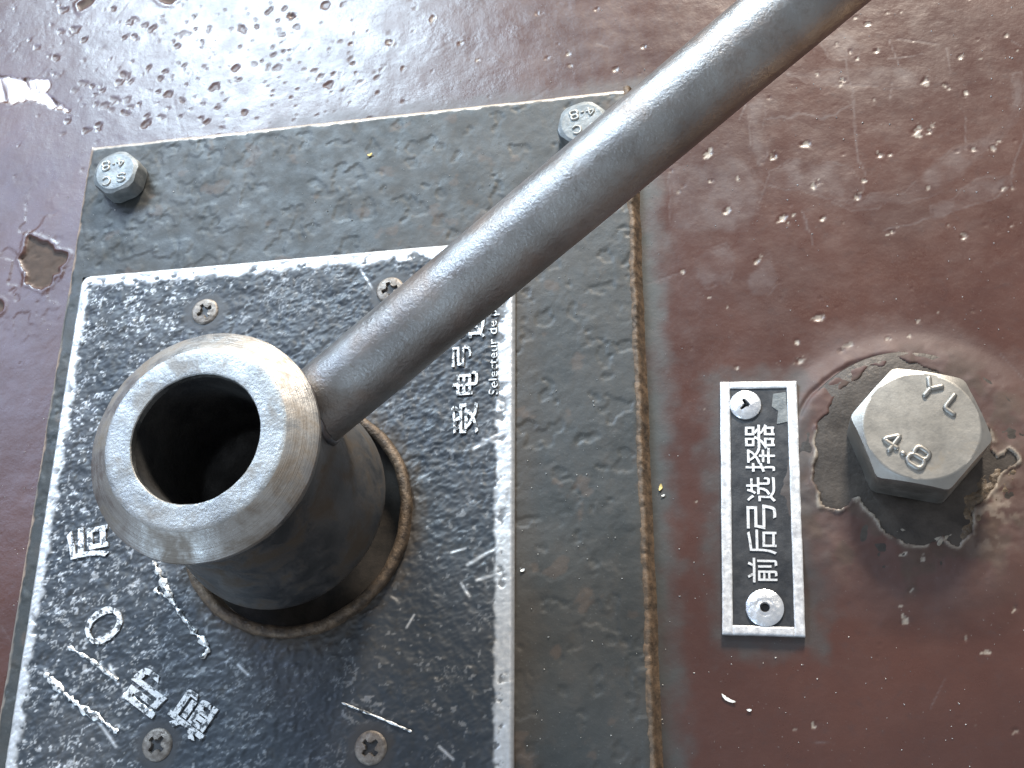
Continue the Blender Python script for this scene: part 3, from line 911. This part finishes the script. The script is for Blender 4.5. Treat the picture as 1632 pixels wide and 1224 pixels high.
    letter('french_lettering', 'Selecteur de pantographe', 787, 508, z, 91, 236, 19, M_LLET, root, 0.30, 0.03, 'small french lettering along the border')
    letter('character', '后', 141, 866, z, 91, 54, 66, M_LLET, root, 0.36, 0.06, bold=0.032)
    letter('character', '前', 307, 1141, z, 143, 68, 66, M_LLET, root, 0.36, 0.06, bold=0.032)
    letter('character', '弓', 236, 1102, z, 143, 64, 62, M_LLET, root, 0.36, 0.06, bold=0.032)
    letter('zero_mark', '0', 166, 997, z, 118, 50, 66, M_LLET, root, 0.34, 0.15, bold=-0.005)
    stroke('pointer_line', [(244, 894), (258, 925), (272, 955), (292, 985), (312, 1010), (333, 1033), (327, 1043), (320, 1048)], 13, ZL + 0.28, M_LLET, root, 0.3, 60, 3)
    stroke('tick_line', [(71, 1074), (100, 1103), (135, 1132), (165, 1150), (188, 1167)], 13, ZL + 0.15, M_LLET, root, 0.25, 40, 5)
    stroke('tick_line', [(109, 1031), (145, 1052), (170, 1072), (188, 1084)], 8, ZL + 0.15, M_LLET, root, 0.22, 40, 7)
    stroke('tick_line', [(196, 1107), (222, 1120), (246, 1140)], 11, ZL + 0.15, M_LLET, root, 0.22, 30, 9)
    stroke('tick_line', [(545, 1120), (600, 1142), (656, 1166)], 5, ZL + 0.15, M_LLET, root, 0.22, 40, 11)
    stroke('worn_mark', [(255, 930), (247, 942), (262, 950), (275, 945)], 6, ZL + 0.12, M_LLET, root, 0.18, 24, 13)


SCREWS = [(327, 497, 0.5), (622, 463, 0.3), (251, 1187, 0.9), (591, 1192, 0.75)]
build_label()


# ================================================================== cross-recessed screws
def screw(u, v, rot, label):
    c = P(u, v, ZL)
    root = thing('cross_screw', label, 'screw', (c[0], c[1], ZL), 'countersunk screws holding the dial plate')
    R = 2.85
    cr, sr = math.cos(rot), math.sin(rot)

    def cross(x, y):
        a, b = x * cr + y * sr, -x * sr + y * cr
        w = 0.40 + 0.14 * float(vn(np.array(x + c[0]), np.array(y + c[1]), 0.5, 7))
        k = min(max(abs(a) - 1.6, abs(b) - w), max(abs(b) - 1.6, abs(a) - w))
        k = min(k, math.hypot(x, y) - 0.85)
        return k

    def fz(x, y):
        r = math.hypot(x, y) / R
        z = ZL + 0.62 - 0.28 * r * r - (0.22 * max(0, (r - 0.86) / 0.14) ** 2)
        z += 0.05 * float(vn(np.array(x + c[0]), np.array(y + c[1]), 0.7, 3))
        k = cross(x, y)
        if k < 0:
            z -= min(1.1, 0.25 - k * 3.2)
        return z
    V, F = disc_field(c[0], c[1], R, 22, fz, ZL - 0.2)
    # recess faces become a part of their own
    Va = np.array(V)
    inr = [cross(p[0] - c[0], p[1] - c[1]) < -0.02 for p in V]
    fh = [f for f in F if not all(inr[i] for i in f)]
    fr = [f for f in F if all(inr[i] for i in f)]

    def sub(fs):
        ids = sorted({i for f in fs for i in f}); mp = {i: k for k, i in enumerate(ids)}
        return Va[ids], [tuple(mp[i] for i in f) for f in fs]
    v1, f1 = sub(fh); v2, f2 = sub(fr)
    obj('head', v1, f1, M_SCREW, root, auto=40)
    obj('recess', v2, f2, M_CROSS, root, auto=40)


screw(*SCREWS[0], 'small cross-head screw on the black dial plate just above the round hub')
screw(*SCREWS[1], 'small cross-head screw on the black dial plate half hidden beside the lever bar')
screw(*SCREWS[2], 'small rusty cross-head screw beside the slanted characters on the black dial plate')
screw(*SCREWS[3], 'small cross-head screw under the short slanted scratch line on the black dial plate')

# ================================================================== retaining ring round the hub
root = thing('retaining_ring', 'rusty steel ring set in the dial plate around the hub foot', 'ring', (HX, HY, ZL))
wob = lambda t, z: 0.004 * math.sin(7 * t + z) + 0.003 * math.sin(19 * t) + 0.002 * math.sin(43 * t + 2 * z)
V, F = lathe([(22.4, 3.6), (22.4, 5.0), (22.15, 5.55), (21.7, 5.8), (21.2, 5.8), (20.65, 5.6), (20.35, 5.1), (20.25, 4.2), (20.2, -4)], RX, RY, 180, wob)
obj('rim', V, F, M_RING, root)
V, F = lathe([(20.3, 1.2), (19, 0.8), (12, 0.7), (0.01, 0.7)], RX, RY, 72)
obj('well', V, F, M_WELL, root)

# ================================================================== selector lever (hub + bar)
root = thing('selector_lever', 'worn steel selector lever with round bored hub and long slanted bar', 'lever', (HX, HY, -4))
body = [(9.0, 12.2), (18.9, 12.1), (19.4, 12.3), (19.65, 12.8), (19.6, 14.0), (18.9, 18), (18.0, 23), (17.3, 28), (16.9, 33), (16.8, 37), (16.9, 39.5), (17.3, 41.0), (17.6, 41.5)]
V, F = lathe(body, HX, HY, 128)
obj('hub_body', V, F, M_HUB, root, auto=50)
V, F = lathe([(9.0, -4.1), (9.0, 12.3)], HX, HY, 64)
obj('spindle', V, F, M_WELL, root)
cap = [(17.5, 41.4), (18.2, 42.4), (18.55, 43.3), (18.65, 43.95), (18.62, 44.25), (18.45, 44.5), (17.5, 45.2), (16.5, 45.98), (15.4, 46.85), (14.75, 47.36), (14.62, 47.42)]
face = [(14.64, 47.40), (14.5, 47.46), (13.8, 47.5), (13.0, 47.5), (12.2, 47.5), (11.5, 47.5), (10.8, 47.5), (10.52, 47.46), (10.38, 47.30), (10.32, 46.2)]
V, F = lathe(cap, HX, HY, 160, lambda t, z: 0.0016 * math.sin(13 * t) + 0.0012 * math.sin(31 * t + z))
o = obj('hub_cap', V, F, M_HUBTOP, root, auto=22)
o['label'] = 'brownish chamfered collar with turning marks at the top of the hub'
V, F = lathe(face, HX, HY, 160, lambda t, z: 0.002 * math.sin(9 * t) + 0.0016 * math.sin(23 * t + z) + 0.001 * math.sin(51 * t))
obj('hub_face', V, F, M_HUBFACE, root, auto=30)
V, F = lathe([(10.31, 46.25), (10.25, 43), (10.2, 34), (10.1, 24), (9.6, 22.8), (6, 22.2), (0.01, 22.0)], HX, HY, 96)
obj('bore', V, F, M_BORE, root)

az, el, z0, rr = 0.54803, 0.26386, 30.34, 6.25
d = np.array([math.cos(az) * math.cos(el), math.sin(az) * math.cos(el), math.sin(el)])
s_ = np.cross(d, [0, 0, 1.0]); s_ /= np.linalg.norm(s_)
up = np.cross(s_, d)
A0 = np.array([54.75, -87.4, z0])
V, F = [], []
n = 72
st = [(13, 1), (18.5, 1), (19.5, 1), (22, 1)] + [(22 + k * 6, 1) for k in range(1, 40)] + [(263, 0.97), (265, 0.9), (266.2, 0.75), (266.6, 0.5), (266.6, 0.001)]
for t, k in st:
    for i in range(n):
        a = 2 * math.pi * i / n
        r_ = rr * k * (1 + 0.004 * math.sin(t * 0.11 + 2 * a) + 0.003 * math.sin(t * 0.31 + 3 * a))
        p = A0 + d * t + r_ * (math.cos(a) * s_ + math.sin(a) * up)
        V.append(tuple(p))
for j in range(len(st) - 1):
    for i in range(n):
        a = j * n + i; b = j * n + (i + 1) % n
        F.append((a, b, b + n, a + n))
obj('bar', V, F, M_LEVER, root)
# weld fillet where the bar meets the hub
V, F = [], []
m = 10
for i in range(96):
    a = 2 * math.pi * i / 96
    e1 = math.cos(a) * s_ + math.sin(a) * up
    # run along the bar's surface until the hub's side is left
    t = 10.0
    while t < 40:
        p = A0 + d * t + rr * e1
        rb = np.interp(p[2], [q[1] for q in body[1:]], [q[0] for q in body[1:]])
        if math.hypot(p[0] - HX, p[1] - HY) > rb:
            break
        t += 0.1
    rad = 0.8 + 0.10 * math.sin(5 * a) + 0.06 * math.sin(13 * a)
    for k in range(m):
        b = 2 * math.pi * k / m
        V.append(tuple(A0 + d * (t + 0.2 + rad * 0.8 * math.cos(b)) + e1 * (rr + rad * 0.55 * math.sin(b))))
for i in range(96):
    for k in range(m):
        F.append((i * m + k, ((i + 1) % 96) * m + k, ((i + 1) % 96) * m + (k + 1) % m, i * m + (k + 1) % m))
obj('weld_bead', V, F, M_WELD, root)


# ================================================================== hexagon bolts
def hexhead(cx, cy, z0, h, flat, rot, r0, slope, edge=0.25, nt=16, seed=0, corner=1.135):
    """hexagon prism whose top is cut by a cone, as on a forged bolt head"""
    V, F = [], []
    T = nt * 6
    inr = flat / 2
    rings = [0.0, 0.5, 0.85, 0.97, 1.0]
    out = [0.12, 0.35, 0.7, 0.93, 1.0]
    V.append((cx, cy, z0 + h))
    rows = []
    for f in rings[1:]:
        rows.append([(r0 * f, z0 + h)] * T)
    hexr = [inr / math.cos(((2 * math.pi * k / T) % (math.pi / 3)) - math.pi / 6) for k in range(T)]
    # soften corners
    hexr = [min(q, inr * corner) for q in hexr]
    for f in out:
        rows.append([(r0 + (hexr[k] - r0) * f, z0 + h - max(0.0, (hexr[k] - r0) * f) * slope - 0.02) for k in range(T)])
    rows.append([(hexr[k] + edge * 0.3, rows[-1][k][1] - edge) for k in range(T)])
    rows.append([(hexr[k] + edge * 0.3, z0 + 0.3) for k in range(T)])
    rows.append([(hexr[k] - 0.15, z0) for k in range(T)])
    for row in rows:
        for k in range(T):
            t = 2 * math.pi * k / T + rot
            r, z = row[k]
            V.append((cx + r * math.cos(t), cy + r * math.sin(t), z))
    V = np.array(V)
    V[:, 2] += 0.015 * vn(V[:, 0], V[:, 1], 1.2, seed) * (V[:, 2] > z0 + 0.5)
    V[1:, 0] += 0.05 * vn(V[1:, 2] * 3 + V[1:, 0], V[1:, 1], 1.5, seed + 2)
    for k in range(T):
        F.append((0, 1 + k, 1 + (k + 1) % T))
    for i in range(len(rows) - 1):
        for k in range(T):
            a = 1 + i * T + k; b = 1 + i * T + (k + 1) % T
            F.append((a, a + T, b + T, b))
    return V, F


bx, by = BOLT_C
root = thing('hexagon_bolt', 'big dull zinc hexagon bolt stamped YL 4.8 beside the narrow nameplate', 'bolt', (bx, by, 1.0), 'hexagon head bolts')
BH = 10.6
V, F = hexhead(bx, by, 1.0, BH - 1.0, 19.8, math.radians(106 - 60), 9.35, 0.52, 0.25, 18, 3)
obj('head', V, F, M_ZINC, root, auto=38)
zt = BH - 0.02
ridge_letter('stamped_letter', 'Y', 1482, 620, zt, -33, 25, 30, M_ZINC, root, 0.52, 0.5)
ridge_letter('stamped_letter', 'L', 1520, 645, zt, -33, 19, 29, M_ZINC, root, 0.52, 0.5)
ridge_letter('stamped_letter', '4', 1421, 703, zt, -33, 27, 33, M_ZINC, root, 0.52, 0.5)
ridge_letter('stamped_letter', '.', 1439, 723, zt, -33, 7, 7, M_ZINC, root, 0.52, 0.5)
ridge_letter('stamped_letter', '8', 1464, 729, zt, -33, 29, 34, M_ZINC, root, 0.52, 0.5)

root = None
wx, wy = bx - 0.6, by - 4.0 + 1.2
V, F = lathe([(20.2, -0.2), (20.2, 0.85), (19.9, 1.0), (15, 1.02), (8, 1.02), (6.2, 1.0), (6.2, -0.2)], wx, wy, 120, lambda t, z: 0.004 * math.sin(5 * t))
o = obj('flat_washer', V, F, M_WASH, None, origin=(wx, wy, 0))
tag(o, 'dark brown-grey flat washer half buried in old paint under the big bolt', 'washer')


def patch(name, label, cat, pts, zb, h, mat, seed, step=0.22, group=None):
    """irregular crust with a broken outline lying on height zb"""
    q = np.array([P(u, v, zb)[:2] for u, v in pts])
    xs = np.arange(q[:, 0].min() - 1, q[:, 0].max() + 1, step); ys = np.arange(q[:, 1].min() - 1, q[:, 1].max() + 1, step)
    X, Y = np.meshgrid(xs, ys, indexing='ij')
    d = sdf_poly(X + 0.9 * fbm(X, Y, 2.0, 3, seed), Y + 0.9 * fbm(X, Y, 2.0, 3, seed + 1), q.tolist())
    prof = np.clip(-d / 1.8, 0, 1) ** 0.8
    Z = zb - 0.25 + prof * h * (0.45 + 0.9 * np.abs(fbm(X, Y, 2.4, 4, seed + 2)) + 0.5 * fbm(X, Y, 0.8, 3, seed + 3))
    V_, F_, _ = grid(xs, ys, Z, d < 0.15)
    o = obj(name, V_, F_, mat, None, origin=(q[:, 0].mean(), q[:, 1].mean(), zb), auto=60)
    tag(o, label, cat, group)


patch('sealant_crust', 'crumbling ochre crust of dried sealant between the big bolt and bare washer edge', 'sealant',
      [(1528, 792), (1548, 772), (1566, 748), (1590, 738), (1622, 735), (1630, 760), (1618, 790), (1600, 812), (1578, 838), (1556, 868), (1536, 878), (1522, 858), (1532, 832)], 1.0, 0.6, M_CRUST, 401)
patch('paint_remnant', 'small pale grey paint remnant in the shadow below the big bolt', 'paint', [(1420, 842), (1436, 836), (1450, 842), (1456, 852), (1440, 856), (1424, 852)], 1.0, 0.7, M_REMN, 411)
patch('paint_remnant', 'larger ragged pale remnant at the washer rim below the big bolt', 'paint', [(1474, 868), (1492, 852), (1512, 846), (1526, 850), (1520, 866), (1500, 876), (1482, 880)], 1.1, 0.8, M_REMN, 421)


def small_bolt(u, v, rot, label, letters):
    c = P(u, v, ZP + 4.6)
    root = thing('hexagon_bolt', label, 'bolt', (c[0], c[1], ZP), 'hexagon head bolts')
    V, F = hexhead(c[0], c[1], ZP + 0.1, 4.5, 9.7, rot, 4.3, 0.45, 0.7, 12, 9, 1.065)
    obj('head', V, F, M_BOLTP, root, auto=45)
    for ch, lu, lv, w, h in letters:
        ridge_letter('stamped_letter', ch, lu, lv, ZP + 4.58, 195, w, h, M_BOLTL, root, 0.30, 0.32)


small_bolt(183, 273, 0.35, 'small painted hexagon bolt stamped 4.8 SC at the exposed plate corner', [('4', 193, 260, 12, 14), ('.', 181, 262, 3.5, 3.5), ('8', 169, 265, 12, 15), ('S', 193, 283, 13, 14), ('C', 170, 289, 12, 14)])
small_bolt(929, 195, 0.30, 'small painted hexagon bolt stamped 4.8 partly covered by the lever bar', [('4', 942, 178, 14, 15), ('.', 928, 179, 3.5, 3.5), ('8', 915, 184, 13, 16), ('S', 947, 202, 13, 14), ('C', 920, 207, 13, 15)])


# ================================================================== nameplate
def build_nameplate():
    q = [P(1147, 610, 1.0), P(1270, 607, 1.0), P(1283, 1015, 1.0), P(1152, 1010, 1.0)]
    c = sum(q) / 4
    ey = (q[0] + q[1] - q[2] - q[3]); ey[2] = 0
    hh = np.linalg.norm(ey) / 4
    ey /= np.linalg.norm(ey)
    ex = np.array([ey[1], -ey[0], 0])
    ww = (np.linalg.norm(q[1] - q[0]) + np.linalg.norm(q[2] - q[3])) / 4
    root = thing('nameplate', 'narrow black nameplate with bright metal border and six white characters', 'nameplate', (c[0], c[1], 0.0))
    bw = 1.75

    def slab(name, x0, x1, y0, y1, za, zb, mat, nx, ny, rough=0.04, bevel=0.15):
        xs = np.concatenate([[x0, x0 + bevel * .4], np.linspace(x0 + bevel, x1 - bevel, nx), [x1 - bevel * .4, x1]])
        ys = np.concatenate([[y0, y0 + bevel * .4], np.linspace(y0 + bevel, y1 - bevel, ny), [y1 - bevel * .4, y1]])
        X, Y = np.meshgrid(xs, ys, indexing='ij')
        e = np.minimum(np.minimum(X - x0, x1 - X), np.minimum(Y - y0, y1 - Y))
        Z = zb - np.clip(bevel - e, 0, bevel) * 0.8 + rough * fbm(X, Y, 1.5, 3, 301)
        V_, F_, _ = grid(xs, ys, Z, None, za)
        j = 0.05 * np.stack([vn(V_[:, 0], V_[:, 1], 2.5, 5), vn(V_[:, 0], V_[:, 1], 2.5, 6)], -1)
        V_[:, :2] += j
        W = c[None, :] * np.array([1, 1, 0]) + V_[:, :1] * ex + V_[:, 1:2] * ey + V_[:, 2:] * np.array([0, 0, 1.0])
        return obj(name, W, F_, mat, root, auto=50)
    slab('field', -ww + 0.6, ww - 0.6, -hh + 0.6, hh - 0.6, 0.0, 0.95, M_NBLACK, 50, 150, 0.05)
    slab('border', -ww, -ww + bw, -hh, hh, 0.0, 1.25, M_ALU, 8, 120)
    slab('border', ww - bw, ww, -hh, hh, 0.0, 1.25, M_ALU, 8, 120)
    slab('border', -ww + bw, ww - bw, hh - bw * 0.75, hh, 0.0, 1.245, M_ALU, 40, 6)
    slab('border', -ww + bw, ww - bw, -hh, -hh + bw * 0.85, 0.0, 1.245, M_ALU, 40, 6)
    for ch, v in zip('前后弓选择器', (909, 864, 824, 780, 733, 696)):
        letter('character', ch, 1213 + (v - 800) * 0.02, v, 0.95, 91, 39, 47, M_NLET, root, 0.24, 0.03, bold=0.005)
    # bare bright spot where the paint is gone beside the upper rivet
    p = [(1232, 628), (1252, 625), (1256, 672), (1238, 676), (1240, 655), (1230, 648)]
    V = [tuple(P(u, v, 0.97)[:2]) + (1.06,) for u, v in p] + [tuple(P(u, v, 0.97)[:2]) + (0.9,) for u, v in p]
    F = [tuple(range(5, -1, -1))] + [(i, (i + 1) % 6, 6 + (i + 1) % 6, 6 + i) for i in range(6)]
    o = obj('worn_patch', V, F, M_BOLTP, root, smooth=False)
    o['label'] = 'patch of bare metal where black paint has flaked'


build_nameplate()


def rivet(u, v, R, label, kind):
    c = P(u, v, 1.6)
    root = thing('rivet', label, 'rivet', (c[0], c[1], 0.9), 'nameplate rivets')

    def fz(x, y):
        r = math.hypot(x, y)
        z = 0.95 + 0.95 * math.sqrt(max(0.0, 1 - (r / (R * 1.08)) ** 2))
        z += 0.05 * float(vn(np.array(x + c[0]), np.array(y + c[1]), 0.6, 4))
        if kind == 'hole':
            z -= 0.10 * math.exp(-((r - 1.35) / 0.16) ** 2) * (0.6 + 0.4 * math.sin(3 * math.atan2(y, x)))
            if r < 0.82:
                z -= min(1.4, 3.2 * (0.82 - r) + 0.25)
        else:
            # torn slanted slot
            for (ax, ay, bx_, by_, w) in ((-0.25, 0.75, 0.35, -0.15, 0.26), (-0.7, -0.75, -0.1, -0.25, 0.24)):
                ex_, ey_ = bx_ - ax, by_ - ay
                t = max(0, min(1, ((x - ax) * ex_ + (y - ay) * ey_) / (ex_ ** 2 + ey_ ** 2)))
                dd = math.hypot(x - ax - ex_ * t, y - ay - ey_ * t)
                if dd < w * (1 + 0.5 * t):
                    z -= min(0.8, 0.2 + (w * (1 + 0.5 * t) - dd) * 3)
        return z
    V, F = disc_field(c[0], c[1], R, 22, fz, 0.7)
    Va = np.array(V)
    dep = []
    for p in V:
        x, y = p[0] - c[0], p[1] - c[1]
        base = 0.95 + 0.95 * math.sqrt(max(0.0, 1 - (math.hypot(x, y) / (R * 1.08)) ** 2))
        dep.append(base - p[2] > 0.22 and math.hypot(x, y) < R * 0.7)

    def sub(fs):
        ids = sorted({i for f in fs for i in f}); mp = {i: k for k, i in enumerate(ids)}
        return Va[ids], [tuple(mp[i] for i in f) for f in fs]
    v1, f1 = sub([f for f in F if not all(dep[i] for i in f)])
    v2, f2 = sub([f for f in F if all(dep[i] for i in f)])
    obj('head', v1, f1, M_RIVET, root, auto=45)
    obj('hole' if kind == 'hole' else 'slot', v2, f2, M_CROSS, root, auto=45)


rivet(1188, 644, 2.75, 'bright domed rivet with a torn slanted slot on the nameplate', 'slot')
rivet(1219, 968, 3.15, 'bright domed rivet with a round hole on the nameplate', 'hole')


# ================================================================== loose flakes and dust
def flake(u, v, z, sz, ang, mat, name, label, cat, curl=0.4, el=1.6):
    c = P(u, v, z)
    g = random.Random(int(u * 7 + v))
    V, F = [], []
    n, m = 9, 5
    ca, sa = math.cos(ang), math.sin(ang)
    for i in range(n):
        t = i / (n - 1) * 2 - 1
        for k in range(m):
            s = k / (m - 1) * 2 - 1
            w = math.sqrt(max(0.03, 1 - t * t * 0.95)) * (1 + g.uniform(-0.15, 0.15))
            x = t * sz * el; y = s * sz * 0.5 * w + curl * sz * t * t
            zz = 0.10 + 0.25 * sz * t * t + 0.06 * g.random()
            V.append((c[0] + x * ca - y * sa, c[1] + x * sa + y * ca, z + zz))
    top = len(V)
    V += [(a, b, q - 0.12) for a, b, q in V]
    for i in range(n - 1):
        for k in range(m - 1):
            a = i * m + k
            F.append((a, a + m, a + m + 1, a + 1)); F.append((top + a, top + a + 1, top + a + m + 1, top + a + m))
    for i in range(n - 1):
        a = i * m; b = i * m + m - 1
        F.append((a, top + a, top + a + m, a + m)); F.append((b, b + m, top + b + m, top + b))
    o = obj(name, V, F, mat, None, origin=(c[0], c[1], z), smooth=False)
    tag(o, label, cat)


flake(590, 247, ZP + 0.2, 0.55, 0.3, M_FLY, 'paint_flake', 'tiny ochre flake lying on the dark plate between its two bolts', 'flake', 0.2, 1.0)
flake(1053, 777, 0.1, 0.55, 1.3, M_FLY, 'paint_flake', 'tiny yellow flake lying in the groove along the plate edge', 'flake', 0.2, 1.2)
flake(1160, 1115, 0.1, 0.55, -0.55, M_FLW, 'paint_flake', 'small white curled flake lying on the brown panel below the nameplate', 'flake', 0.5, 2.3)
flake(1194, 1132, 0.1, 0.4, -0.1, M_FLW, 'paint_flake', 'tiny white speck lying beside the white curled flake', 'flake', 0.1, 1.0)
flake(1057, 790, 0.1, 0.35, 0.4, M_FLW, 'paint_flake', 'tiny white grain lying beside the yellow flake', 'flake', 0.1, 1.0)
flake(833, 909, ZP + 0.1, 0.45, 0.4, M_FLW, 'paint_flake', 'tiny white speck lying on the plate against the white border', 'flake', 0.1, 1.0)

rd = random.Random(77)
V, F = [], []
for k in range(900):
    u, v = rd.uniform(0, 1632), rd.uniform(0, 1224)
    c = P(u, v, 0.0)
    if PX0 < c[0] < PX1 and c[1] < PY0:
        if LX0 < c[0] < LX1 and c[1] < LY0:
            continue
        z = ZP + 0.12
        c = P(u, v, z)
        if LX0 - 1 < c[0] < LX1 + 1 and c[1] < LY0 + 1 or c[0] > PX1 - 2:
            continue
    elif math.hypot(c[0] - bx, c[1] - by) < 23 or (131 < c[0] < 149 and -113 < c[1] < -64):
        continue
    else:
        z = 0.04
    r = rd.choice([0.07, 0.09, 0.09, 0.12, 0.16]); b0 = len(V)
    for t in (0.2, 2.2, 4.4):
        a = t + rd.uniform(-0.5, 0.5)
        V.append((c[0] + r * math.cos(a) * rd.uniform(0.7, 1.8), c[1] + r * math.sin(a), z - 0.05))
    V.append((c[0], c[1], z + r * 1.2))
    F += [(b0, b0 + 1, b0 + 3), (b0 + 1, b0 + 2, b0 + 3), (b0 + 2, b0, b0 + 3)]
o = obj('dust_grains', V, F, M_FLW, None, smooth=False)
o['kind'] = 'stuff'
o['label'] = 'pale dust grains scattered over the panel and plate'
o['category'] = 'dust'

for o in bpy.data.objects:
    if '_org' in o:
        del o['_org']
